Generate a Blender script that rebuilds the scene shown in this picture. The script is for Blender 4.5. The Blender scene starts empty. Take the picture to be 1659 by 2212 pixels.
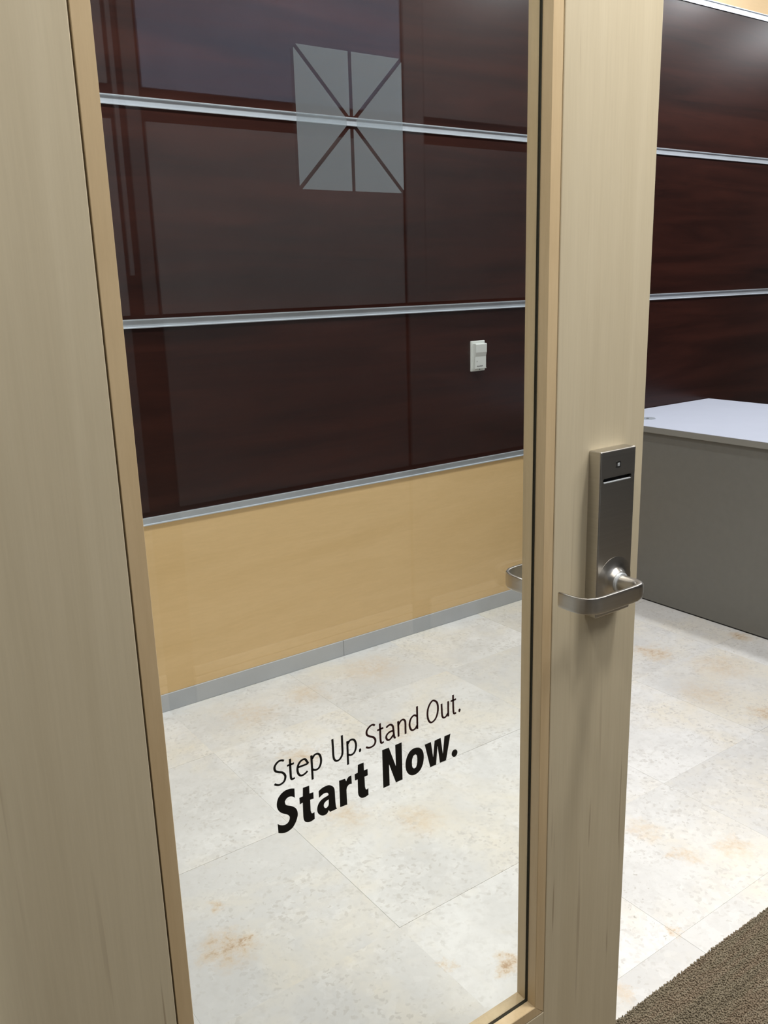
import bpy, bmesh, math, random
from mathutils import Vector, Matrix
from mathutils.geometry import tessellate_polygon
random.seed(7)
scn = bpy.context.scene
COL = scn.collection

# ------------------------------------------------------------------ camera
F_PX, PITCH, ROLL, YAW, EYE = 1893.3, math.radians(14.687), math.radians(1.687), math.radians(35.4285), 1.36
def make_camera():
    fh = Vector((math.sin(YAW), math.cos(YAW), 0)); rt = Vector((math.cos(YAW), -math.sin(YAW), 0))
    fw = fh*math.cos(PITCH) + Vector((0, 0, -math.sin(PITCH)))
    dn = Vector((0, 0, -math.cos(PITCH))) - fh*math.sin(PITCH)
    r = rt*math.cos(ROLL) + dn*math.sin(ROLL); d = -rt*math.sin(ROLL) + dn*math.cos(ROLL)
    cam = bpy.data.cameras.new('camera'); o = bpy.data.objects.new('camera', cam); COL.objects.link(o)
    m = Matrix((r, -d, -fw)).transposed().to_4x4(); m.translation = Vector((0, 0, EYE))
    o.matrix_world = m
    cam.sensor_fit = 'VERTICAL'; cam.sensor_height = 36; cam.lens = F_PX/2212*36
    cam.clip_start = .02
    scn.camera = o
make_camera()

# ------------------------------------------------------------------ light
w = bpy.data.worlds.new('world'); scn.world = w; w.use_nodes = True
w.node_tree.nodes['Background'].inputs[0].default_value = (.8, .85, 1, 1)
w.node_tree.nodes['Background'].inputs[1].default_value = .05
def area(name, loc, power, size, color=(1, 1, 1), size_y=None, aim=(0, 0, -1), spread=180):
    l = bpy.data.lights.new(name, 'AREA'); l.energy = power; l.color = color; l.spread = math.radians(spread)
    if size_y: l.shape = 'RECTANGLE'; l.size = size; l.size_y = size_y
    else: l.shape = 'DISK'; l.size = size
    o = bpy.data.objects.new(name, l); COL.objects.link(o); o.location = loc
    o.rotation_euler = Vector(aim).to_track_quat('-Z', 'Y').to_euler()
    return o
ROOM_C, HALL_C = 2.95, 2.62
for x, y, p in ((-.35, 1.93, 21), (.95, 1.93, 22), (2.15, 1.93, 17), (3.40, 1.75, 27), (4.75, 1.75, 18), (6.1, 1.45, 19)):
    area('downlight', (x, y, ROOM_C-.01), p, .15, (.95, .975, 1))
area('hall_panel_light', (1.9, -.15, HALL_C-.01), 24, 1.2, (1, .96, .9), .6)
area('hall_panel_light', (.55, -.35, HALL_C-.01), 5.5, 1.0, (1, .96, .9), .6)  # fill added to light the left stile but not the bead's inner face
area('hall_downlight', (.20, .40, HALL_C-.01), 8, .18, (1, .95, .87))  # added to brighten the upper left stile; no such lamp is known
area('hall_downlight', (1.15, .44, HALL_C-.01), 20, .18, (1, .95, .87))
vs = scn.view_settings
vs.view_transform = 'Standard'; vs.look = 'None'; vs.exposure = 0; vs.gamma = 1; vs.use_curve_mapping = False

# ------------------------------------------------------------------ helpers
WORLD = {}
def link(name, me, mat, origin, parent=None):
    o = bpy.data.objects.new(name, me); COL.objects.link(o)
    if mat: me.materials.append(mat)
    origin = Vector(origin); WORLD[o.name] = origin
    if parent is not None:
        o.parent = parent; o.location = origin - WORLD[parent.name]
    else: o.location = origin
    return o
def empty(name, loc, parent=None):
    o = bpy.data.objects.new(name, None); COL.objects.link(o); o.empty_display_size = .1
    WORLD[o.name] = Vector(loc)
    if parent is not None: o.parent = parent; o.location = Vector(loc) - WORLD[parent.name]
    else: o.location = loc
    return o
def finish(name, bm, mat, parent=None, smooth=False, origin=None):
    bmesh.ops.recalc_face_normals(bm, faces=bm.faces)
    if origin is None:
        vs_ = [v.co for v in bm.verts]
        lo = Vector([min(v[i] for v in vs_) for i in range(3)]); hi = Vector([max(v[i] for v in vs_) for i in range(3)])
        origin = Vector(((lo.x+hi.x)/2, (lo.y+hi.y)/2, lo.z))
    bmesh.ops.translate(bm, verts=bm.verts, vec=-Vector(origin))
    me = bpy.data.meshes.new(name); bm.to_mesh(me); bm.free()
    if smooth:
        for p in me.polygons: p.use_smooth = True
        if smooth != True: me.set_sharp_from_angle(angle=math.radians(smooth))
    return link(name, me, mat, origin, parent)
def add_box(bm, x0, x1, y0, y1, z0, z1, bevel=0, seg=1):
    r = bmesh.ops.create_cube(bm, size=1)
    for v in r['verts']:
        v.co = Vector(((x0+x1)/2+v.co.x*(x1-x0), (y0+y1)/2+v.co.y*(y1-y0), (z0+z1)/2+v.co.z*(z1-z0)))
    if bevel:
        es = list({e for v in r['verts'] for e in v.link_edges})
        bmesh.ops.bevel(bm, geom=es, offset=bevel, segments=seg, profile=.5, affect='EDGES', clamp_overlap=True)
def box(name, x0, x1, y0, y1, z0, z1, mat, parent=None, bevel=0, seg=1):
    bm = bmesh.new(); add_box(bm, x0, x1, y0, y1, z0, z1, bevel, seg)
    return finish(name, bm, mat, parent)
def prism(bm, outer, hole, to3, depth):
    """flat outline (with an optional hole) in 2-D, given thickness along depth"""
    loops = [[Vector((a, b, 0)) for a, b in outer]] + ([[Vector((a, b, 0)) for a, b in hole]] if hole else [])
    tris = tessellate_polygon(loops); flat = [p for l in loops for p in l]
    f = [bm.verts.new(to3(p.x, p.y)) for p in flat]; b = [bm.verts.new(to3(p.x, p.y)+depth) for p in flat]
    for t in tris:
        try: bm.faces.new([f[i] for i in t]); bm.faces.new([b[i] for i in reversed(t)])
        except ValueError: pass
    n0 = 0
    for l in loops:
        n = len(l)
        for i in range(n):
            j = (i+1) % n
            try: bm.faces.new((f[n0+i], f[n0+j], b[n0+j], b[n0+i]))
            except ValueError: pass
        n0 += n
def lathe(bm, prof, centre, axis_y=True, n=32):
    """prof: list of (radius, y); revolve about the Y axis through centre (x, z)"""
    rings = []
    for r, y in prof:
        if r < 1e-6: rings.append([bm.verts.new((centre[0], y, centre[1]))])
        else: rings.append([bm.verts.new((centre[0]+r*math.cos(2*math.pi*k/n), y, centre[1]+r*math.sin(2*math.pi*k/n))) for k in range(n)])
    for a, b in zip(rings, rings[1:]):
        for k in range(n):
            q = [a[k % len(a)], a[(k+1) % len(a)], b[(k+1) % len(b)], b[k % len(b)]]
            q = list(dict.fromkeys(q))
            if len(q) > 2: bm.faces.new(q)
def tag(o, label=None, cat=None, group=None, kind=None):
    if label: o['label'] = label
    if cat: o['category'] = cat
    if group: o['group'] = group
    if kind: o['kind'] = kind
    return o

# ------------------------------------------------------------------ materials
class NT:
    def __init__(s, name):
        s.m = bpy.data.materials.new(name); s.m.use_nodes = True; s.t = s.m.node_tree; s.b = s.t.nodes['Principled BSDF']
    def n(s, typ, **kw):
        x = s.t.nodes.new(typ)
        for k, v in kw.items():
            if k in x.inputs: x.inputs[k].default_value = v
            else: setattr(x, k, v)
        return x
    def l(s, a, b): s.t.links.new(a, b)
    def coords(s, scale=(1, 1, 1), rand=0):
        tc = s.n('ShaderNodeTexCoord'); mp = s.n('ShaderNodeMapping'); mp.inputs['Scale'].default_value = scale
        s.l(tc.outputs['Object'], mp.inputs['Vector'])
        if rand:
            oi = s.n('ShaderNodeObjectInfo'); mu = s.n('ShaderNodeMath', operation='MULTIPLY'); mu.inputs[1].default_value = rand
            s.l(oi.outputs['Random'], mu.inputs[0]); cb = s.n('ShaderNodeCombineXYZ')
            for i in range(3): s.l(mu.outputs[0], cb.inputs[i])
            s.l(cb.outputs[0], mp.inputs['Location'])
        return mp.outputs['Vector']
    def noise(s, vec, scale, detail=4, rough=.55, dist=0):
        x = s.n('ShaderNodeTexNoise'); x.inputs['Scale'].default_value = scale; x.inputs['Detail'].default_value = detail
        x.inputs['Roughness'].default_value = rough; x.inputs['Distortion'].default_value = dist
        s.l(vec, x.inputs['Vector']); return x.outputs['Fac']
    def ramp(s, fac, stops):
        x = s.n('ShaderNodeValToRGB'); el = x.color_ramp.elements
        while len(el) < len(stops): el.new(.5)
        for e, (p, c) in zip(el, stops):
            e.position = p; e.color = (c, c, c, 1) if isinstance(c, (int, float)) else (*c, 1)
        s.l(fac, x.inputs[0]); return x.outputs['Color']
    def mix(s, fac, a, b, mode='MIX'):
        x = s.n('ShaderNodeMix', data_type='RGBA', blend_type=mode)
        for sock, v in ((x.inputs[0], fac), (x.inputs[6], a), (x.inputs[7], b)):
            if isinstance(v, bpy.types.NodeSocket): s.l(v, sock)
            elif isinstance(v, (int, float)): sock.default_value = v
            else: sock.default_value = (*v, 1)
        return x.outputs[2]
    def bump(s, fac, strength, dist=.001):
        x = s.n('ShaderNodeBump'); x.inputs['Strength'].default_value = strength; x.inputs['Distance'].default_value = dist
        s.l(fac, x.inputs['Height']); s.l(x.outputs[0], s.b.inputs['Normal'])
    def col(s, c):
        if isinstance(c, bpy.types.NodeSocket): s.l(c, s.b.inputs['Base Color'])
        else: s.b.inputs['Base Color'].default_value = (*c, 1)
    def set(s, rough=.5, metal=0, spec=.5, **kw):
        s.b.inputs['Roughness'].default_value = rough; s.b.inputs['Metallic'].default_value = metal
        s.b.inputs['Specular IOR Level'].default_value = spec
        for k, v in kw.items(): s.b.inputs[k].default_value = v
        return s.m
def plain(name, c, rough=.5, metal=0, var=.06, spec=.5, scale=8):
    t = NT(name); v = t.noise(t.coords(), scale, 3)
    t.col(t.ramp(v, [(.3, tuple(k*(1-var) for k in c)), (.7, tuple(min(1, k*(1+var)) for k in c))]))
    return t.set(rough, metal, spec)
def wood(name, lo, hi, grain, rough, fine=1.0, streak=None, spec=.4, bump=.03, rand=0):
    """grain: scale vector, small along the grain"""
    t = NT(name); v = t.coords(grain, rand)
    a = t.noise(v, 1.0, 5, .6, .6); b = t.noise(v, 9.0*fine, 4, .7)
    c = t.ramp(a, [(.3, lo), (.7, hi)])
    c = t.mix(.12, c, t.ramp(b, [(.35, tuple(k*.72 for k in lo)), (.65, hi)]))
    if streak:
        s = t.noise(v, 2.6, 2, .5); s2 = t.noise(v, .8, 2)
        m = t.ramp(s, [(.67, 0.), (.72, 1.)]); g = t.ramp(s2, [(.45, 0.), (.6, .75)])
        mm = t.n('ShaderNodeMath', operation='MULTIPLY'); t.l(m, mm.inputs[0]); t.l(g, mm.inputs[1])
        c = t.mix(mm.outputs[0], c, streak)
    t.col(c); t.bump(b, bump, .0006)
    return t.set(rough, 0, spec)
M = {}
M['veneer'] = wood('pale_maple_veneer', (.57, .50, .358), (.64, .57, .42), (34, 34, 1.1), .42, streak=(.36, .29, .20))
M['bead'] = wood('maple_bead', (.56, .42, .245), (.66, .52, .325), (26, 26, 2.2), .4)
M['maple'] = wood('maple_wall_laminate', (.75, .51, .235), (.83, .58, .29), (1.1, 8, 8), .38, fine=1.6, rand=30)
M['mahogany'] = wood('dark_mahogany_laminate', (.012, .0045, .0038), (.046, .0135, .009), (.9, 11, 11), .30, fine=1.2, spec=.28, bump=0, rand=30)
M['steel'] = plain('brushed_aluminium', (.66, .71, .76), .36, .45, .05)
M['base'] = plain('grey_base_strip', (.48, .50, .52), .5, .0, .04)
M['white_paint'] = plain('white_paint', (.80, .80, .78), .6)
M['hall_paint'] = plain('warm_grey_paint', (.55, .52, .47), .6)
M['ceiling'] = plain('ceiling_tile_white', (.82, .82, .80), .8)
M['plastic'] = plain('white_plastic', (.72, .74, .70), .4, 0, .02)
M['plastic_grey'] = plain('grey_print', (.16, .16, .16), .6)
M['desk_white'] = plain('white_desk_laminate', (.575, .61, .71), .45, 0, .015)
M['desk_grey'] = plain('grey_desk_laminate', (.150, .148, .133), .5, 0, .03, scale=40)
M['desk_edge'] = plain('taupe_edge_band', (.23, .225, .20), .5, 0, .02)
M['black'] = plain('black_recess', (.008, .008, .008), .7)
M['gasket'] = plain('dark_glazing_gasket', (.05, .055, .045), .6)
M['grommet'] = plain('grey_grommet_plastic', (.33, .36, .40), .5)
M['grout'] = plain('pale_grout', (.70, .69, .66), .8)
M['vinyl_black'] = plain('black_vinyl', (.006, .006, .006), .5, 0, .05, .3)
M['vinyl_maroon'] = plain('maroon_vinyl', (.030, .006, .007), .5, 0, .05, .3)

def make_satin():
    t = NT('satin_stainless'); v = t.coords((3, 3, 260)); a = t.noise(v, 1, 2)
    t.col(t.ramp(a, [(.3, (.52, .50, .465)), (.7, (.56, .54, .505))]))
    t.l(t.ramp(a, [(.3, .29), (.7, .33)]), t.b.inputs['Roughness'])
    t.b.inputs['Metallic'].default_value = 1
    return t.m
M['satin'] = make_satin()

def make_glass():
    t = NT('clear_glass'); t.t.nodes.remove(t.b)
    out = t.t.nodes['Material Output']
    lw = t.n('ShaderNodeLayerWeight'); lw.inputs['Blend'].default_value = .5
    pw = t.n('ShaderNodeMath', operation='POWER'); pw.inputs[1].default_value = 5; t.l(lw.outputs['Facing'], pw.inputs[0])
    mu = t.n('ShaderNodeMath', operation='MULTIPLY_ADD'); mu.inputs[1].default_value = .957; mu.inputs[2].default_value = .043
    t.l(pw.outputs[0], mu.inputs[0])
    tr = t.n('ShaderNodeBsdfTransparent'); tr.inputs[0].default_value = (.955, .968, .96, 1)
    gl = t.n('ShaderNodeBsdfGlossy'); gl.inputs['Roughness'].default_value = 0; gl.inputs[0].default_value = (1, 1, 1, 1)
    mx = t.n('ShaderNodeMixShader'); t.l(mu.outputs[0], mx.inputs[0]); t.l(tr.outputs[0], mx.inputs[1]); t.l(gl.outputs[0], mx.inputs[2])
    t.l(mx.outputs[0], out.inputs[0]); return t.m
M['glass'] = make_glass()
def make_frost():
    t = NT('frosted_vinyl'); t.t.nodes.remove(t.b); out = t.t.nodes['Material Output']
    tr = t.n('ShaderNodeBsdfTransparent'); tr.inputs[0].default_value = (.9, .92, .93, 1)
    df = t.n('ShaderNodeBsdfDiffuse'); df.inputs[0].default_value = (.36, .41, .45, 1)
    tl = t.n('ShaderNodeBsdfTranslucent'); tl.inputs[0].default_value = (.40, .45, .49, 1)
    ad = t.n('ShaderNodeMixShader'); ad.inputs[0].default_value = .35; t.l(df.outputs[0], ad.inputs[1]); t.l(tl.outputs[0], ad.inputs[2])
    nz = t.noise(t.coords(), 900, 2); fac = t.ramp(nz, [(.3, .25), (.7, .29)])
    mx = t.n('ShaderNodeMixShader'); t.l(fac, mx.inputs[0]); t.l(tr.outputs[0], mx.inputs[1]); t.l(ad.outputs[0], mx.inputs[2])
    t.l(mx.outputs[0], out.inputs[0]); return t.m
M['frost'] = make_frost()

def make_stone():
    t = NT('beige_limestone'); v = t.coords((1, 1, 1), 60)
    oi = t.n('ShaderNodeObjectInfo')
    base = t.ramp(oi.outputs['Random'], [(0, (.66, .655, .64)), (.5, (.73, .725, .705)), (1, (.81, .807, .795))])
    ge = t.n('ShaderNodeNewGeometry'); pos = ge.outputs['Position']
    # soft tonal patches
    c = t.mix(t.ramp(t.noise(v, 5, 4, .6, .3), [(.40, 0.), (.66, .8)]), base, (.635, .63, .615))
    c = t.mix(t.ramp(t.noise(v, 2.6, 5, .65, .3), [(.47, 0.), (.66, .75)]), c, (.765, .715, .61))
    zone = t.ramp(t.noise(v, 6, 4, .6), [(.40, .25), (.60, 1.)])
    # crisp flakes: cells of a warped voronoi, some greyer and some paler
    wn0 = t.n('ShaderNodeTexNoise'); wn0.inputs['Scale'].default_value = 60; wn0.inputs['Detail'].default_value = 3; t.l(v, wn0.inputs['Vector'])
    wv = t.n('ShaderNodeVectorMath', operation='MULTIPLY_ADD'); wv.inputs[1].default_value = (.018, .018, .018); t.l(wn0.outputs['Color'], wv.inputs[0]); t.l(v, wv.inputs[2])
    for sc, lo, hi, colr, amt in ((85, .80, .84, (.615, .60, .575), .45), (55, .78, .82, (.86, .855, .84), .22), (130, .87, .91, (.50, .475, .44), .5)):
        vo = t.n('ShaderNodeTexVoronoi'); vo.inputs['Scale'].default_value = sc; t.l(wv.outputs[0], vo.inputs['Vector'])
        sx = t.n('ShaderNodeSeparateColor'); t.l(vo.outputs['Color'], sx.inputs[0])
        f = t.mix(1, t.ramp(sx.outputs[0], [(lo, 0.), (hi, amt)]), zone, 'MULTIPLY'); c = t.mix(f, c, colr)
    c = t.mix(t.ramp(t.noise(v, 30, 6, .75, .5), [(.52, 0.), (.66, .40)]), c, (.60, .59, .57))
    pg = t.ramp(t.noise(v, 4.3, 3, .5), [(.48, 0.), (.62, 1.)])
    pits = t.ramp(t.noise(v, 75, 4, .75, .4), [(.62, 0.), (.68, .8)]); c = t.mix(t.mix(1, pits, pg, 'MULTIPLY'), c, (.40, .37, .32))
    # rusty mineral stains at their places in the slabs
    wn = t.n('ShaderNodeTexNoise'); wn.inputs['Scale'].default_value = 17; wn.inputs['Detail'].default_value = 6; wn.inputs['Roughness'].default_value = .72; t.l(pos, wn.inputs['Vector'])
    off = t.n('ShaderNodeVectorMath', operation='MULTIPLY_ADD'); off.inputs[1].default_value = (.19, .13, 0); t.l(wn.outputs['Color'], off.inputs[0])
    sh = t.n('ShaderNodeVectorMath', operation='SUBTRACT'); sh.inputs[1].default_value = (.095, .065, 0); t.l(pos, sh.inputs[0]); t.l(sh.outputs[0], off.inputs[2])
    acc = None
    for x, y, r, s in STAINS:
        d = t.n('ShaderNodeVectorMath', operation='DISTANCE'); d.inputs[1].default_value = (x, y, 0); t.l(off.outputs[0], d.inputs[0])
        m = t.n('ShaderNodeMapRange', interpolation_type='SMOOTHSTEP'); m.inputs['From Min'].default_value = r*2.0; m.inputs['From Max'].default_value = r*.1
        m.inputs['To Min'].default_value = 0; m.inputs['To Max'].default_value = s; t.l(d.outputs['Value'], m.inputs['Value'])
        if acc is None: acc = m.outputs[0]
        else:
            mx = t.n('ShaderNodeMath', operation='MAXIMUM'); t.l(acc, mx.inputs[0]); t.l(m.outputs[0], mx.inputs[1]); acc = mx.outputs[0]
    grain = t.ramp(t.noise(v, 48, 6, .78), [(.36, .25), (.6, 1.)])
    k = t.mix(1, acc, grain, 'MULTIPLY')
    c = t.mix(t.ramp(k, [(.03, 0.), (.55, .75)]), c, (.66, .535, .39))
    c = t.mix(t.ramp(k, [(.48, 0.), (.9, .85)]), c, (.42, .275, .16))
    t.col(c); t.bump(t.noise(v, 60, 4, .7), .04, .001)
    return t.set(.5, 0, .3)
STAINS = ((.615, 1.487, .050, .75), (.648, 1.487, .020, 1.0), (.659, 1.625, .017, .7), (1.064, 1.091, .022, 1.0), (.955, 1.167, .014, .8), (2.552, 1.868, .050, .75),
          (2.544, 1.913, .030, .85), (2.636, 1.653, .080, .45), (1.632, 1.084, .028, .7), (1.759, 1.030, .030, .6), (1.631, 1.213, .030, .45), (1.396, .942, .014, .7), (1.180, .895, .022, .55),
          (1.139, 2.064, .042, .65), (1.459, 2.010, .050, .5), (1.147, 2.391, .070, .45), (1.651, 2.436, .085, .5), (1.361, 2.410, .06, .45), (2.399, 1.565, .075, .4), (2.434, 1.370, .034, .8),
          (1.085, 1.733, .040, .55), (1.216, 1.603, .050, .5), (2.927, 1.767, .03, .9))
M['stone'] = make_stone()
def make_carpet(name):
    t = NT(name); v = t.coords((2.2, 26, 1)); a = t.noise(v, 1.6, 4, .6, .4)
    f = t.noise(t.coords((1, 1, 1)), 330, 2)
    c = t.ramp(a, [(.28, (.12, .095, .062)), (.45, (.22, .185, .125)), (.56, (.21, .15, .10)), (.72, (.31, .275, .20))])
    c = t.mix(.4, c, t.ramp(f, [(.3, (.10, .083, .060)), (.7, (.42, .365, .275))]))
    t.col(c); return t.set(.95, 0, .1)
M['carpet'] = make_carpet('striped_brown_carpet')

# ------------------------------------------------------------------ the setting
YB = 2.597                     # face of the panelled back wall
X0, X1 = -1.78, 7.98
DOOR_Y, DOOR_T = .7753, .040
CARPET_Y = .861
HALL_B = -1.003                # face of the hall wall behind the camera

# stone floor: a grout bed with one slab object for each tile
floor = box('floor', X0, X1, CARPET_Y, YB+.05, -.05, -.0012, M['grout']); tag(floor, kind='structure')
xs = [.943+.4555*k for k in range(-6, 18)]; ys = [CARPET_Y, .930, 1.313, 1.779, 2.247, YB+.012]
gap = .0002
tile_mesh = {}
for j in range(len(ys)-1):
    for i in range(len(xs)-1):
        a, b = max(xs[i], X0), min(xs[i+1], X1)
        if b-a < .05: continue
        y0, y1 = ys[j], ys[j+1]; key = (round(b-a, 4), j)
        if key not in tile_mesh:
            bm = bmesh.new(); hx, hy = (b-a)/2-gap, (y1-y0)/2-gap
            add_box(bm, -hx, hx, -hy, hy, -.010, 0)
            me = bpy.data.meshes.new('floor_tile'); bm.to_mesh(me); bm.free(); me.materials.append(M['stone']); tile_mesh[key] = me
        o = bpy.data.objects.new('floor_tile', tile_mesh[key]); COL.objects.link(o); o.parent = floor
        o.location = Vector(((a+b)/2, (y0+y1)/2, random.uniform(-.0004, .0004))) - WORLD[floor.name]

# hall carpet
carpet = box('floor_carpet', X0, X1, HALL_B, CARPET_Y, -.05, .0025, M['carpet']); tag(carpet, kind='structure')
def pile():
    vv, ff = [], []
    st = .0036; y = .40
    while y < CARPET_Y:
        x = .95+random.uniform(0, st)
        while x < 1.95:
            if x > .98+(CARPET_Y-y)*.35:
                cx, cy = x+random.uniform(-.0012, .0012), y+random.uniform(-.0012, .0012); h = random.uniform(.0035, .0060); r = random.uniform(.0016, .0024)
                k = len(vv); lx, ly = random.uniform(-.0015, .0015), random.uniform(-.0015, .0015)
                for q in range(5):
                    t = q*2*math.pi/5+x*900
                    vv.append((cx+r*math.cos(t), cy+r*math.sin(t), .002))
                for q in range(5):
                    t = q*2*math.pi/5+x*900+.6
                    vv.append((cx+lx+r*.9*math.cos(t), cy+ly+r*.9*math.sin(t), .002+h*.75))
                vv.append((cx+lx*1.3, cy+ly*1.3, .002+h))
                for q in range(5):
                    n = (q+1) % 5
                    ff.append((k+q, k+n, k+5+n, k+5+q)); ff.append((k+5+q, k+5+n, k+10))
            x += st
        y += st
    me = bpy.data.meshes.new('carpet_pile'); 
    o0 = WORLD[carpet.name]
    me.from_pydata([(a-o0.x, b-o0.y, c-o0.z) for a, b, c in vv], [], ff); me.update()
    o = link('carpet_pile', me, M['carpet'], o0, carpet); tag(o, kind='stuff')
pile()

# panelled back wall: long laminate boards between aluminium reveal strips
wall = box('wall_back', X0, X1, YB+.014, YB+.12, 0, ROOM_C, M['black']); tag(wall, kind='structure')
rows = [(.062, .642, 'maple'), (.667, 1.2475, 'mahogany'), (1.274, 1.863, 'mahogany'), (1.8895, 2.478, 'mahogany'), (2.505, ROOM_C, 'maple')]
cols = [X0, .66, 3.10, 5.54, X1]
for z0, z1, m in rows:
    for a, b in zip(cols, cols[1:]):
        p = box('wall_panel', a+.001, b-.001, YB, YB+.014, z0, z1, M[m], wall, .0008)
def strip(z0, z1):
    # channel section: two thin lips standing proud with a hollow between them
    bm = bmesh.new(); pts = [(YB+.014, z0), (YB-.005, z0), (YB-.005, z0+.0028), (YB+.0005, z0+.0042), (YB+.0005, z1-.0042), (YB-.005, z1-.0028), (YB-.005, z1), (YB+.014, z1)]
    prism(bm, pts, None, lambda y, z: Vector((X0, y, z)), Vector((X1-X0, 0, 0)))
    finish('reveal_strip', bm, M['steel'], wall)
for (a, b, _), (c, d, _) in zip(rows, rows[1:]): strip(b, c)
bb = empty('baseboard_back', ((X0+X1)/2, YB, 0)); tag(bb, kind='structure')
for a, b in ((X0, 1.640), (1.6412, X1)): box('base_strip', a, b, YB-.004, YB+.012, 0, .062, M['base'], bb, .0012)

# other walls and the ceilings
tag(box('wall_left', X0-.1, X0, HALL_B, YB+.12, 0, ROOM_C, M['white_paint']), kind='structure')
tag(box('wall_right', X1, X1+.1, HALL_B, YB+.12, 0, ROOM_C, M['white_paint']), kind='structure')
tag(box('ceiling', X0-.1, X1+.1, .72, YB+.12, ROOM_C, ROOM_C+.1, M['ceiling']), kind='structure')
tag(box('ceiling_hall', X0-.1, X1+.1, HALL_B-.1, .78, HALL_C, HALL_C+.1, M['ceiling']), kind='structure')
DL, DR, DTOP = .087, 1.0015, 2.14
OPEN_R = 1.922
wf = empty('wall_front', (0, .80, 0)); tag(wf, kind='structure')
box('wall_section', X0, DL-.05, .76, .86, 0, ROOM_C+.02, M['mahogany'], wf)
box('wall_section', OPEN_R+.05, X1, .76, .86, 0, ROOM_C+.02, M['mahogany'], wf)
box('wall_section', DL-.05, OPEN_R+.05, .76, .86, DTOP+.05, ROOM_C+.02, M['mahogany'], wf)
fr = empty('trim_1', (DL, .80, 0)); tag(fr, kind='structure')
box('jamb', DL-.05, DL-.003, .75, .865, 0, DTOP+.05, M['steel'], fr, .002)
box('jamb', OPEN_R+.003, OPEN_R+.05, .75, .865, 0, DTOP+.05, M['steel'], fr, .002)
box('frame_head', DL-.003, OPEN_R+.003, .75, .865, DTOP+.003, DTOP+.05, M['steel'], fr, .002)

# hall wall behind the camera: invented boards tinted to give the pane its reflections
hw = box('wall_hall', X0, X1, HALL_B-.1, HALL_B-.012, 0, HALL_C, M['mahogany']); tag(hw, kind='structure')
M['board_white'] = plain('white_glass_board', (.33, .43, .66), .5)  # cool cast of the mirrored upper row put into the colour
M['board_grey'] = plain('grey_fabric_board', (.30, .325, .36), .9)
M['board_dark'] = plain('dark_brown_board', (.135, .15, .17), .6)
M['board_pale'] = plain('pale_base_board', (.78, .74, .66), .6)
M['board_mid'] = plain('mid_grey_board', (.23, .24, .265), .8)
for a, b, hi, mid in ((-1.0, -.08, 'board_white', 'board_grey'), (.02, .945, 'board_grey', 'board_grey'), (1.045, 1.966, 'board_white', 'board_grey'), (2.065, 2.99, 'board_mid', 'board_mid'),
                      (3.09, 4.01, 'board_grey', 'board_mid'), (4.11, 5.03, 'board_white', 'board_grey'), (5.13, 6.05, 'board_white', 'board_grey')):
    box('board', a, b, HALL_B-.012, HALL_B, 1.915, HALL_C-.02, M[hi], hw, .001)
    box('board', a, b, HALL_B-.012, HALL_B, 1.285, 1.825, M[mid], hw, .001)
    a2 = a-.08 if abs(a-2.065) < .01 else a
    box('board', a2, b, HALL_B-.012, HALL_B, .685, 1.265, M['board_dark'], hw, .001)
    box('board', a2, b, HALL_B-.012, HALL_B, .135, .635, M['board_dark'], hw, .001)
    box('board', a, b, HALL_B-.012, HALL_B, .640, .668, M['board_grey'], hw, .001)
    box('base_strip', a, b, HALL_B-.012, HALL_B+.003, .005, .092, M['board_pale'], hw, .001)
    box('base_strip', a, b, HALL_B-.012, HALL_B+.003, .098, .130, M['board_pale'], hw, .001)
    if hi == 'board_white' and a > 0:      # invented posts beside the bluish boards, for the bars mirrored in the pane
        box('post', b+.016, b+.0985, HALL_B-.012, HALL_B-.002, 1.285, HALL_C-.02, M['board_mid'], hw, .001)
        box('post', a-.087, a-.073, HALL_B-.012, HALL_B-.002, 1.4, HALL_C-.02, M['board_mid'], hw, .001)
        box('post', a-.053, a-.010, HALL_B-.012, HALL_B-.002, 1.285, HALL_C-.02, M['board_dark'], hw, .001)

# ------------------------------------------------------------------ the glazed door
door = empty('door_1', ((DL+DR)/2, DOOR_Y+DOOR_T/2, 0))
tag(door, 'pale maple door with a tall glass pane, slogan lettering and steel card lock', kind='structure')
Y0, Y1 = DOOR_Y, DOOR_Y+DOOR_T
GL, GR, GB, GT = .2575, .825, .2655, DTOP-.175     # groove lines where the beads meet stiles and rails
BW = .0175                                         # bead width
def rail(name, x0, x1, z0, z1): return box(name, x0, x1, Y0, Y1, z0, z1, M['veneer'], door, .0012, 2)
rail('stile', DL, GL-.0012, .012, DTOP); rail('stile', GR+.0012, DR, .012, DTOP)
rail('bottom_rail', GL-.0012, GR+.0012, .012, GB-.0012); rail('top_rail', GL-.0012, GR+.0012, GT+.0012, DTOP)
G0, G1 = .7929, .7956
def bead(side, y0, y1):
    # mitred glazing bead with a trapezoid outline seen from the front
    L, R, B, T = GL+.0004, GR-.0004, GB+.0004, GT-.0004
    q = {'left': [(L, B), (L+BW, B+BW), (L+BW, T-BW), (L, T)], 'right': [(R, B), (R, T), (R-BW, T-BW), (R-BW, B+BW)],
         'bottom': [(L, B), (R, B), (R-BW, B+BW), (L+BW, B+BW)], 'top': [(L, T), (L+BW, T-BW), (R-BW, T-BW), (R, T)]}[side]
    bm = bmesh.new(); prism(bm, q, None, lambda x, z: Vector((x, y0, z)), Vector((0, y1-y0, 0)))
    bmesh.ops.recalc_face_normals(bm, faces=bm.faces)
    bmesh.ops.bevel(bm, geom=[e for e in bm.edges if abs(e.verts[0].co.y-e.verts[1].co.y) < 1e-6 and (e.verts[0].co-e.verts[1].co).length > .1], offset=.0008, segments=1, affect='EDGES')
    finish('glazing_bead', bm, M['bead'], door)
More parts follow.
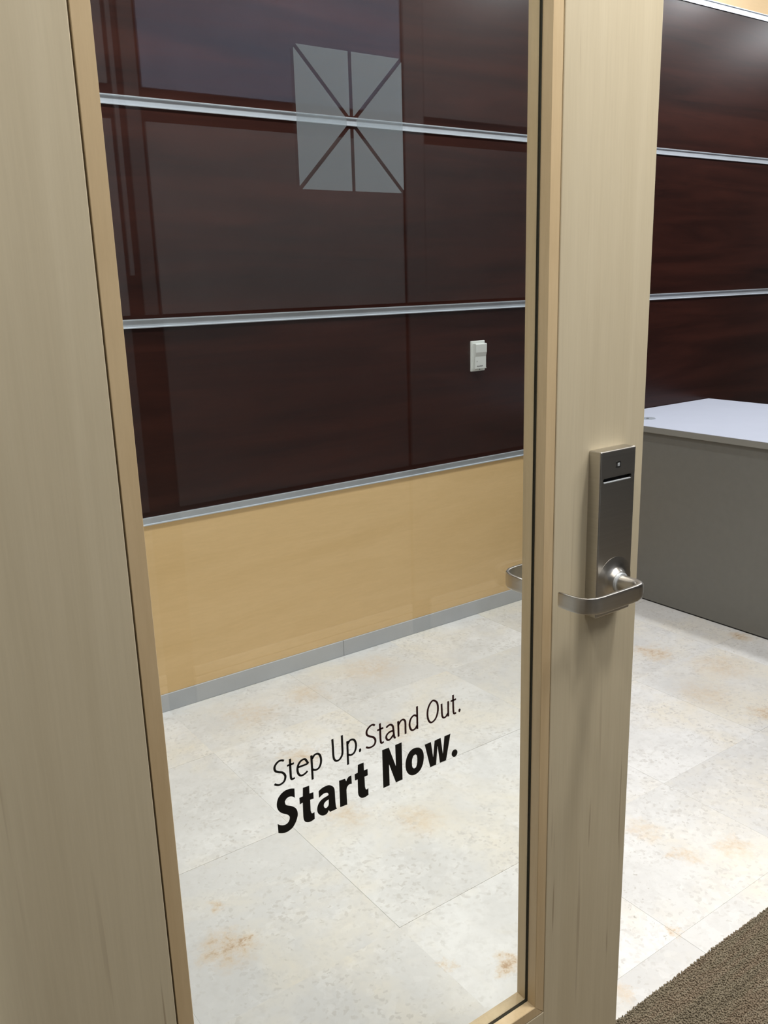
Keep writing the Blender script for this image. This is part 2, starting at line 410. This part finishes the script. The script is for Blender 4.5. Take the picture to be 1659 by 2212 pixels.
for s in ('left', 'right', 'bottom', 'top'):
    bead(s, Y0+.0002, G0-.0004); bead(s, G1+.0004, Y1-.0002)
pane = box('glass_pane', GL+.004, GR-.004, G0, G1, GB+.004, GT-.004, M['glass'], door)
def gasket():
    bm = bmesh.new(); a, b, c, d = GL+.001, GR-.001, GB+.001, GT-.001; k = BW+.0009
    for x0, x1, z0, z1 in ((a, a+k, c, d), (b-k, b, c, d), (a+k, b-k, c, c+k), (a+k, b-k, d-k, d)):
        add_box(bm, x0, x1, G0-.00038, G0-.0001, z0, z1); add_box(bm, x0, x1, G1+.0001, G1+.00038, z0, z1)
    finish('glazing_gasket', bm, M['gasket'], door)
gasket()

# vinyl lettering on the face of the pane
# letter shapes, in tenths of a millimetre on the plane of the glass (x along the door, z up)
STEP_UP=[[(4151,8409),(4124,8425),(4085,8426),(4046,8401),(4028,8366),(4036,8324),(4076,8294),(4122,8271),(4151,8234),(4157,8197),(4138,8153),(4097,8134),(4057,8137),(4014,8164)],[(4230,8405),(4228,8310),(4227,8209),(4229,8165),(4241,8142),(4278,8144)],[(4187,8332),(4278,8332)],[(4329,8260),(4450,8262),(4446,8292),(4428,8325),(4399,8335),(4362,8323),(4331,8287),(4318,8238),(4325,8184),(4351,8147),(4384,8140),(4417,8149),(4449,8168)],[(4509,8346),(4510,8221),(4510,8033)],[(4518,8297),(4548,8334),(4585,8340),(4618,8317),(4635,8262),(4630,8200),(4604,8154),(4570,8141),(4537,8149),(4516,8165)],[(4802,8451),(4805,8337),(4806,8232),(4818,8179),(4847,8151),(4886,8154),(4917,8183),(4933,8226),(4935,8322),(4935,8455)],[(5007,8353),(5006,8216),(5005,8043)],[(5013,8315),(5043,8349),(5083,8349),(5112,8324),(5128,8270),(5122,8215),(5101,8173),(5069,8156),(5039,8158),(5013,8174)]]
STEP_DOT=[(5200,8171),(5198,8161),(5194,8153),(5188,8148),(5182,8146),(5175,8147),(5170,8153),(5167,8160),(5166,8170),(5168,8179),(5172,8187),(5177,8192),(5184,8194),(5190,8193),(5196,8188),(5199,8180)]
STAND_OUT=[[(5408,8420),(5387,8440),(5349,8440),(5306,8412),(5286,8376),(5293,8335),(5334,8301),(5381,8275),(5408,8235),(5408,8196),(5386,8165),(5343,8154),(5305,8159),(5271,8180)],[(5485,8424),(5486,8324),(5488,8194),(5501,8156),(5535,8158)],[(5443,8344),(5534,8349)],[(5577,8335),(5615,8354),(5649,8351),(5677,8320),(5685,8265),(5690,8202),(5697,8164),(5716,8150)],[(5680,8258),(5631,8261),(5586,8238),(5573,8203),(5589,8167),(5618,8157),(5653,8175),(5681,8205)],[(5759,8362),(5761,8256),(5760,8151)],[(5764,8309),(5796,8349),(5836,8358),(5865,8330),(5871,8280),(5870,8227),(5870,8150)],[(6057,8467),(6057,8315),(6056,8155)],[(6050,8335),(6012,8358),(5971,8343),(5942,8300),(5935,8241),(5952,8186),(5982,8163),(6023,8171),(6054,8209)],[(6323,8461),(6374,8420),(6392,8347),(6382,8261),(6344,8192),(6286,8168),(6245,8198),(6223,8268),(6225,8348),(6249,8412),(6286,8453),(6323,8461)],[(6452,8373),(6455,8282),(6461,8203),(6482,8169),(6519,8170),(6554,8208)],[(6562,8374),(6561,8265),(6562,8160)],[(6644,8438),(6645,8329),(6649,8200),(6665,8167),(6694,8171)],[(6604,8360),(6694,8363)]]
STAND_DOT=[(6770,8186),(6768,8176),(6764,8168),(6758,8162),(6751,8160),(6744,8161),(6738,8166),(6734,8174),(6733,8184),(6734,8193),(6738,8201),(6744,8207),(6752,8209),(6759,8208),(6765,8203),(6769,8195)]
START_NOW=[([(4264,8012),(4262,7893),(4230,7922),(4190,7935),(4153,7924),(4130,7897),(4137,7859),(4159,7836),(4206,7809),(4253,7771),(4279,7729),(4288,7672),(4276,7621),(4253,7574),(4213,7526),(4162,7503),(4113,7499),(4066,7510),(4023,7530),(4021,7651),(4057,7620),(4104,7602),(4145,7607),(4171,7632),(4181,7668),(4171,7697),(4144,7724),(4098,7755),(4060,7789),(4035,7833),(4025,7884),(4033,7936),(4057,7982),(4095,8014),(4140,8032),(4196,8033),(4232,8025)],None),([(4374,7977),(4459,7974),(4457,7871),(4509,7868),(4509,7785),(4462,7786),(4460,7642),(4471,7605),(4491,7598),(4510,7605),(4508,7515),(4469,7503),(4427,7504),(4386,7524),(4363,7560),(4358,7611),(4361,7790),(4321,7782),(4321,7867),(4367,7869)],None),([(4581,7852),(4625,7873),(4676,7881),(4727,7876),(4773,7844),(4797,7802),(4802,7742),(4803,7634),(4808,7557),(4822,7522),(4722,7519),(4706,7549),(4683,7517),(4648,7507),(4610,7516),(4573,7546),(4551,7588),(4550,7638),(4568,7684),(4599,7716),(4643,7735),(4708,7746),(4714,7756),(4705,7780),(4680,7792),(4637,7791),(4581,7763)],[(4712,7691),(4674,7682),(4647,7660),(4641,7629),(4653,7600),(4674,7591),(4696,7603),(4709,7626)]),([(4868,7879),(4953,7874),(4967,7833),(4992,7870),(5020,7884),(5044,7883),(5046,7772),(5010,7776),(4978,7755),(4966,7719),(4966,7619),(4968,7519),(4867,7523),(4868,7708)],None),([(5143,7989),(5227,7989),(5228,7882),(5280,7881),(5281,7796),(5232,7795),(5234,7655),(5244,7618),(5262,7609),(5281,7622),(5281,7528),(5233,7516),(5183,7523),(5148,7554),(5132,7594),(5130,7654),(5132,7797),(5093,7796),(5092,7881),(5136,7884)],None),([(5506,8055),(5607,8054),(5707,7759),(5705,8054),(5805,8056),(5805,7538),(5700,7535),(5603,7827),(5603,7534),(5506,7532),(5505,7794)],None),([(6048,7897),(6090,7876),(6128,7832),(6148,7765),(6146,7690),(6127,7621),(6091,7566),(6039,7537),(5984,7531),(5941,7544),(5900,7578),(5868,7635),(5857,7699),(5861,7765),(5882,7824),(5921,7877),(5968,7901),(6010,7904)],[(6012,7814),(6037,7790),(6044,7735),(6038,7669),(6020,7627),(5990,7621),(5965,7651),(5958,7699),(5962,7757),(5982,7803)]),([(6168,7894),(6269,7896),(6302,7663),(6330,7894),(6429,7899),(6464,7654),(6493,7899),(6594,7902),(6515,7545),(6412,7546),(6377,7809),(6348,7545),(6251,7543)],None),([(6710,7592),(6708,7579),(6703,7566),(6695,7556),(6685,7549),(6673,7544),(6660,7543),(6648,7546),(6636,7552),(6626,7562),(6618,7573),(6613,7586),(6612,7600),(6614,7613),(6619,7626),(6627,7636),(6637,7643),(6649,7648),(6661,7649),(6674,7646),(6686,7640),(6696,7631),(6704,7619),(6709,7606)],None)]
def catmull(p, n=6):
    if len(p) < 3: return [Vector(q) for q in p]
    closed = p[0] == p[-1]; o = []
    P = [Vector(q) for q in p]
    for i in range(len(P)-1):
        a = P[i-1] if i > 0 else (P[-2] if closed else P[0]); b, c = P[i], P[i+1]
        d = P[i+2] if i+2 < len(P) else (P[1] if closed else P[-1])
        for k in range(n):
            t = k/n; o.append(.5*((2*b)+(c-a)*t+(2*a-5*b+4*c-d)*t*t+(3*b-a-3*c+d)*t**3))
    o.append(P[-1]); return o
def corner_smooth(p, n=4, lim=42):
    """round the runs of an outline, keep its sharp corners"""
    P = [Vector(q) for q in p]; N = len(P); sharp = []
    for i in range(N):
        a = P[i]-P[i-1]; b = P[(i+1) % N]-P[i]; sharp.append(math.degrees(a.angle(b)) > lim or max(a.length, b.length) > 90)
    o = []
    for i in range(N):
        b, c = P[i], P[(i+1) % N]
        a = b if sharp[i] else P[i-1]; d = c if sharp[(i+1) % N] else P[(i+2) % N]
        if sharp[i] and sharp[(i+1) % N]: o.append(b); continue
        for k in range(n):
            t = k/n; o.append(.5*((2*b)+(c-a)*t+(2*a-5*b+4*c-d)*t*t+(3*b-a-3*c+d)*t**3))
    return o
LY = G0-.0003
def glass_pt(x, z): return Vector((x*1e-4, LY, z*1e-4))
THICK = Vector((0, .0002, 0))
def stroke(bm, pts, wx, wz):
    p = catmull(pts, 7 if len(pts) > 2 else 1); L, R = [], []
    for i, c in enumerate(p):
        t = (p[min(i+1, len(p)-1)]-p[max(i-1, 0)])
        if (p[0]-p[-1]).length < 1e-6 and i in (0, len(p)-1): t = p[1]-p[-2]
        t.normalize(); n = Vector((-t.y*wx/2, t.x*wz/2)); L.append(c+n); R.append(c-n)
    for i in range(len(p)-1):
        f = [bm.verts.new(glass_pt(q.x, q.y)) for q in (L[i], L[i+1], R[i+1], R[i])]; bm.faces.new(f)
def thin_text(name, strokes, dot, mat, label):
    bm = bmesh.new()
    for s in strokes: stroke(bm, s, 29, 24)
    bmesh.ops.remove_doubles(bm, verts=bm.verts, dist=1e-7)
    g = bmesh.ops.extrude_face_region(bm, geom=bm.faces[:])
    bmesh.ops.translate(bm, verts=[v for v in g['geom'] if isinstance(v, bmesh.types.BMVert)], vec=THICK)
    prism(bm, dot, None, glass_pt, THICK)
    tag(finish(name, bm, mat, pane), label)
thin_text('slogan_lettering', STEP_UP, STEP_DOT, M['vinyl_black'], 'thin black slanted letters reading Step Up.')
thin_text('slogan_lettering', STAND_OUT, STAND_DOT, M['vinyl_maroon'], 'thin dark maroon slanted letters reading Stand Out.')
bm = bmesh.new()
for o_, h_ in START_NOW:
    prism(bm, corner_smooth(o_), corner_smooth(h_) if h_ else None, glass_pt, THICK)
tag(finish('slogan_lettering', bm, M['vinyl_black'], pane), 'bold black slanted letters reading Start Now.')

# frosted square of six wedges around a clear star
cx, cz, ha, hz, g = .538, 1.517, .0645, .0655, .0041
def clip(poly, n, d):
    out = []
    for i in range(len(poly)):
        a, b = Vector(poly[i]), Vector(poly[(i+1) % len(poly)]); da, db = a.dot(n)-d, b.dot(n)-d
        if da >= 0: out.append(tuple(a))
        if (da > 0) != (db > 0): t = da/(da-db); out.append(tuple(a+(b-a)*t))
    return out
diag1 = Vector((-hz, ha)).normalized(); diag2 = Vector((hz, ha)).normalized()   # normals of the two diagonals
sq = [(-ha, -hz), (ha, -hz), (ha, hz), (-ha, hz)]
for s1, s2, extra in ((1, -1, [((-1, 0), .0062)]), (-1, 1, [((1, 0), .0062)]), (1, 1, [((-1, 0), g/2), ((0, 1), .0062)]), (1, 1, [((1, 0), g/2), ((0, 1), .0062)]),
                      (-1, -1, [((-1, 0), g/2), ((0, -1), .0062)]), (-1, -1, [((1, 0), g/2), ((0, -1), .0062)])):
    p = clip(sq, diag1*s1, g/2); p = clip(p, diag2*s2, g/2)
    for n_, d_ in extra: p = clip(p, Vector(n_), d_)
    bm = bmesh.new(); prism(bm, p, None, lambda x, z: Vector((cx+x, LY, cz+z)), THICK)
    finish('frosted_wedge', bm, M['frost'], pane)

# ------------------------------------------------------------------ card lock and levers
LX0, LX1, LZ0, LZ1, LD = .8898, .9612, .9015, 1.1355, .0203
def lock_body():
    bm = bmesh.new(); add_box(bm, LX0, LX1, Y0-LD, Y0, LZ0, LZ1)
    es = [e for e in bm.edges if not all(abs(v.co.y-Y0) < 1e-6 for v in e.verts)]
    bmesh.ops.bevel(bm, geom=es, offset=.0022, segments=3, profile=.5, affect='EDGES')
    body = finish('card_lock', bm, M['satin'], door)
    bm = bmesh.new()
    n = 10; hw, hh = .0288, .0029; cxs, czs = .9243, 1.0957; pts = []
    for q, sx in ((-90, 1), (90, -1)):
        for k in range(n+1):
            t = math.radians(q+180*k/n); pts.append((cxs+sx*(hw-hh)+hh*math.cos(t), czs+hh*math.sin(t)))
    prism(bm, pts, None, lambda x, z: Vector((x, Y0-LD-.004, z)), Vector((0, .013, 0)))
    cut = finish('cut', bm, None)
    md = body.modifiers.new('slot', 'BOOLEAN'); md.object = cut; md.operation = 'DIFFERENCE'; md.solver = 'EXACT'
    bpy.context.view_layer.update(); dg = bpy.context.evaluated_depsgraph_get()
    me = bpy.data.meshes.new_from_object(body.evaluated_get(dg)); old = body.data
    body.modifiers.clear(); body.data = me; bpy.data.objects.remove(cut)
    return body
lock = lock_body(); tag(lock, 'satin stainless steel lock plate with a card slot')
box('card_slot', .8955, .9531, Y0-LD+.0085, Y0-LD+.0088, 1.0922, 1.0992, M['black'], lock)
bm = bmesh.new()   # bright chamfered lip under the slot
prism(bm, [(Y0-LD-.0005, 1.0920), (Y0-LD+.002, 1.0920), (Y0-LD+.002, 1.0936), (Y0-LD-.0005, 1.0930)], None, lambda y, z: Vector((.8972, y, z)), Vector((.0545, 0, 0)))
finish('slot_lip', bm, M['steel'], lock)
def rrect(x, z, hw, hh, r, n=5):
    o = []
    for sx, sz, q in ((1, -1, -90), (1, 1, 0), (-1, 1, 90), (-1, -1, 180)):
        for k in range(n+1):
            t = math.radians(q+90*k/n); o.append((x+sx*(hw-r)+r*math.cos(t), z+sz*(hh-r)+r*math.sin(t)))
    return o
bm = bmesh.new(); ic = (.9252, 1.1148)
prism(bm, rrect(ic[0]+.0008, ic[1], .0042, .0046, .0024), rrect(ic[0]+.0006, ic[1]-.0004, .0025, .0024, .0012), lambda x, z: Vector((x, Y0-LD-.0003, z)), Vector((0, .0006, 0)))
add_box(bm, ic[0]-.0050, ic[0]-.0036, Y0-LD-.0003, Y0-LD+.0003, ic[1]+.0018, ic[1]+.0034); add_box(bm, ic[0]-.0050, ic[0]-.0036, Y0-LD-.0003, Y0-LD+.0003, ic[1]-.0040, ic[1]-.0024)
finish('lock_emblem', bm, M['black'], lock)
box('indicator_light', ic[0]-.0016, ic[0]+.0030, Y0-LD-.0004, Y0-LD+.0002, ic[1]-.0026, ic[1]+.0019, M['steel'], lock, .0003)

NX, NZ = .9262, .9500
def lever(parent, mirror, name='lever'):
    """round neck, rounded elbow, flat bar along the door, tip returning towards it"""
    fy = (lambda y: y) if not mirror else (lambda y: .7025+.8655-y)
    key = [((NX, .7435), .0112, .0112, 2), ((NX, .728), .0110, .0112, 2), ((NX-.0005, .719), .0098, .0113, 2.3), ((NX-.003, .711), .0075, .0113, 3),
           ((NX-.009, .7055), .0050, .0113, 4), ((NX-.018, .7030), .0034, .0113, 6), ((NX-.034, .7025), .0027, .0113, 8), ((NX-.060, .7025), .0025, .0113, 8), ((.8420, .7027), .0024, .0113, 8),
           ((.8300, .7045), .0023, .0112, 8), ((.8210, .7100), .0022, .0111, 8), ((.8160, .7190), .0021, .0110, 8), ((.8140, .7310), .0020, .0109, 8), ((.8135, .7420), .0018, .0107, 8), ((.8135, .7515), .0016, .0104, 8), ((.8135, .7535), .0010, .0090, 6)]
    bm = bmesh.new(); rings = []; n = 28
    P = [Vector(k[0]) for k in key]
    for i, (_, ht, hh, ex) in enumerate(key):
        t = (P[min(i+1, len(P)-1)]-P[max(i-1, 0)]).normalized(); nn = Vector((-t.y, t.x)); ring = []
        for k in range(n):
            a = 2*math.pi*(k+.5)/n; c, s = math.cos(a), math.sin(a)
            u = math.copysign(abs(c)**(2/ex), c)*ht; v = math.copysign(abs(s)**(2/ex), s)*hh
            q = P[i]+nn*u; ring.append(bm.verts.new((q.x, fy(q.y), NZ+v)))
        rings.append(ring)
    for a, b in zip(rings, rings[1:]):
        for k in range(n): bm.faces.new((a[k], a[(k+1) % n], b[(k+1) % n], b[k]))
    bm.faces.new(rings[0]); bm.faces.new(list(reversed(rings[-1])))
    return finish(name, bm, M['satin'], parent, smooth=40)
lever(lock, False)
bm = bmesh.new(); lathe(bm, [(.0, Y0-LD+.001), (.0350, Y0-LD+.001), (.0345, Y0-LD-.0001), (.0270, Y0-LD-.0006), (.0215, Y0-LD-.0018), (.0180, Y0-LD-.0045), (.0158, Y0-LD-.0085), (.0150, Y0-LD-.0095), (.0, Y0-LD-.0095)], (NX, NZ))
finish('lever_hub', bm, M['satin'], lock, smooth=30)
bm = bmesh.new(); lathe(bm, [(.0, .7465), (.0140, .7465), (.0140, .7425), (.0132, .7418), (0, .7418)], (NX, NZ))
finish('lever_collar', bm, M['steel'], lock, smooth=30)
# the plate and lever on the room side
back = box('back_plate', LX0, LX1, Y1, Y1+.006, LZ0, LZ1, M['satin'], door, .0015, 2)
lever(back, True)
bm = bmesh.new(); lathe(bm, [(0, Y1+.005), (.027, Y1+.005), (.0265, Y1+.0075), (.014, Y1+.011), (0, Y1+.011)], (NX, NZ)); finish('lever_hub', bm, M['satin'], back, smooth=30)

# ------------------------------------------------------------------ desk
DX0, DX1, DY0, DZ = 2.956, 3.838, 1.30, .7572
desk = empty('reception_desk', ((DX0+DX1)/2, (DY0+YB)/2, 0))
tag(desk, 'grey desk with a white top standing against the dark panelled wall', 'desk')
top = box('desktop', DX0, DX1, DY0-.01, YB-.006, DZ-.0015, DZ, M['desk_white'], desk)
box('desktop_edge', DX0, DX1, DY0-.01, YB-.006, DZ-.0255, DZ-.0015, M['desk_edge'], desk, .0008)
PX = DX0+.016
box('front_panel', PX, PX+.02, DY0+.004, YB-.008, .006, DZ-.0255, M['desk_grey'], desk, .0008)
box('end_panel', PX+.02, DX1-.02, DY0+.004, DY0+.024, .006, DZ-.0255, M['desk_grey'], desk, .0008)
box('end_panel', PX+.02, DX1-.02, YB-.028, YB-.008, .006, DZ-.0255, M['desk_grey'], desk, .0008)
box('plinth', PX+.004, PX+.016, DY0+.012, YB-.012, 0, .006, M['black'], desk)
box('plinth', DX1-.06, DX1-.03, DY0+.012, YB-.012, 0, .006, M['black'], desk)
box('rear_rail', DX1-.06, DX1-.04, DY0+.024, YB-.028, .45, DZ-.0255, M['desk_grey'], desk)
bm = bmesh.new(); r = bmesh.ops.create_cone(bm, cap_ends=True, segments=40, radius1=.030, radius2=.0285, depth=.003)
bmesh.ops.translate(bm, verts=bm.verts, vec=(3.118, 2.392, DZ+.0012))
gr = finish('cable_grommet', bm, M['grommet'], desk, smooth=30)
bm = bmesh.new(); bmesh.ops.create_cone(bm, cap_ends=True, segments=20, radius1=.006, radius2=.006, depth=.001)
bmesh.ops.translate(bm, verts=bm.verts, vec=(3.112, 2.392, DZ+.0028)); finish('cable_hole', bm, M['black'], gr)

# ------------------------------------------------------------------ control unit on the wall
PX0, PX1, PZ0, PZ1 = 2.2795, 2.3510, 1.0135, 1.1300
th = empty('wall_control', ((PX0+PX1)/2, YB, PZ0))
tag(th, 'small white plastic control unit on a plate on the dark wall', 'control unit')
bm = bmesh.new(); add_box(bm, PX0, PX1, YB-.0058, YB-.0002, PZ0, PZ1)
bmesh.ops.bevel(bm, geom=[e for e in bm.edges if any(v.co.y < YB-.003 for v in e.verts)], offset=.0028, segments=3, profile=.5, affect='EDGES')
finish('wall_plate', bm, M['plastic'], th)
prof = [(YB-.005, 1.0235), (YB-.0200, 1.0235), (YB-.0205, 1.0250), (YB-.0205, 1.0705), (YB-.0250, 1.0870), (YB-.0255, 1.1170), (YB-.0235, 1.1205), (YB-.005, 1.1205)]
bm = bmesh.new(); prism(bm, prof, None, lambda y, z: Vector((2.2870, y, z)), Vector((.0568, 0, 0)))
bmesh.ops.recalc_face_normals(bm, faces=bm.faces)
bmesh.ops.bevel(bm, geom=[e for e in bm.edges if abs(e.verts[0].co.x-e.verts[1].co.x) < 1e-6], offset=.0009, segments=2, affect='EDGES')
cov = finish('cover', bm, M['plastic'], th)
bm = bmesh.new()   # blurred line of print, too small to read in the photograph
x = 2.2965
for k, (wd, h) in enumerate(((.0042, .0050), (.0034, .0042), (.0046, .0042), (.0040, .0046), (.0030, .0050), (.0042, .0044), (.0042, .0050))):
    add_box(bm, x, x+wd*.8, YB-.0208, YB-.0204, 1.0315+k*.0001, 1.0315+h); x += wd+.0004
finish('print', bm, M['plastic_grey'], cov)
bm = bmesh.new(); prism(bm, [(2.2945, 1.0515), (2.2990, 1.0515), (2.2968, 1.0548)], [(2.2957, 1.0521), (2.2979, 1.0521), (2.2968, 1.0538)], lambda a, b: Vector((a, YB-.0208, b)), Vector((0, .0004, 0)))
finish('print', bm, M['plastic_grey'], cov)
box('sensor_tab', 2.2885, 2.3110, YB-.0165, YB-.006, 1.0195, 1.0236, M['plastic'], th, .0006)
box('sensor_tab', 2.3165, 2.3300, YB-.0165, YB-.006, 1.0185, 1.0236, M['plastic'], th, .0006)
box('sensor_port', 2.3108, 2.3167, YB-.0150, YB-.006, 1.0200, 1.0237, M['black'], th)
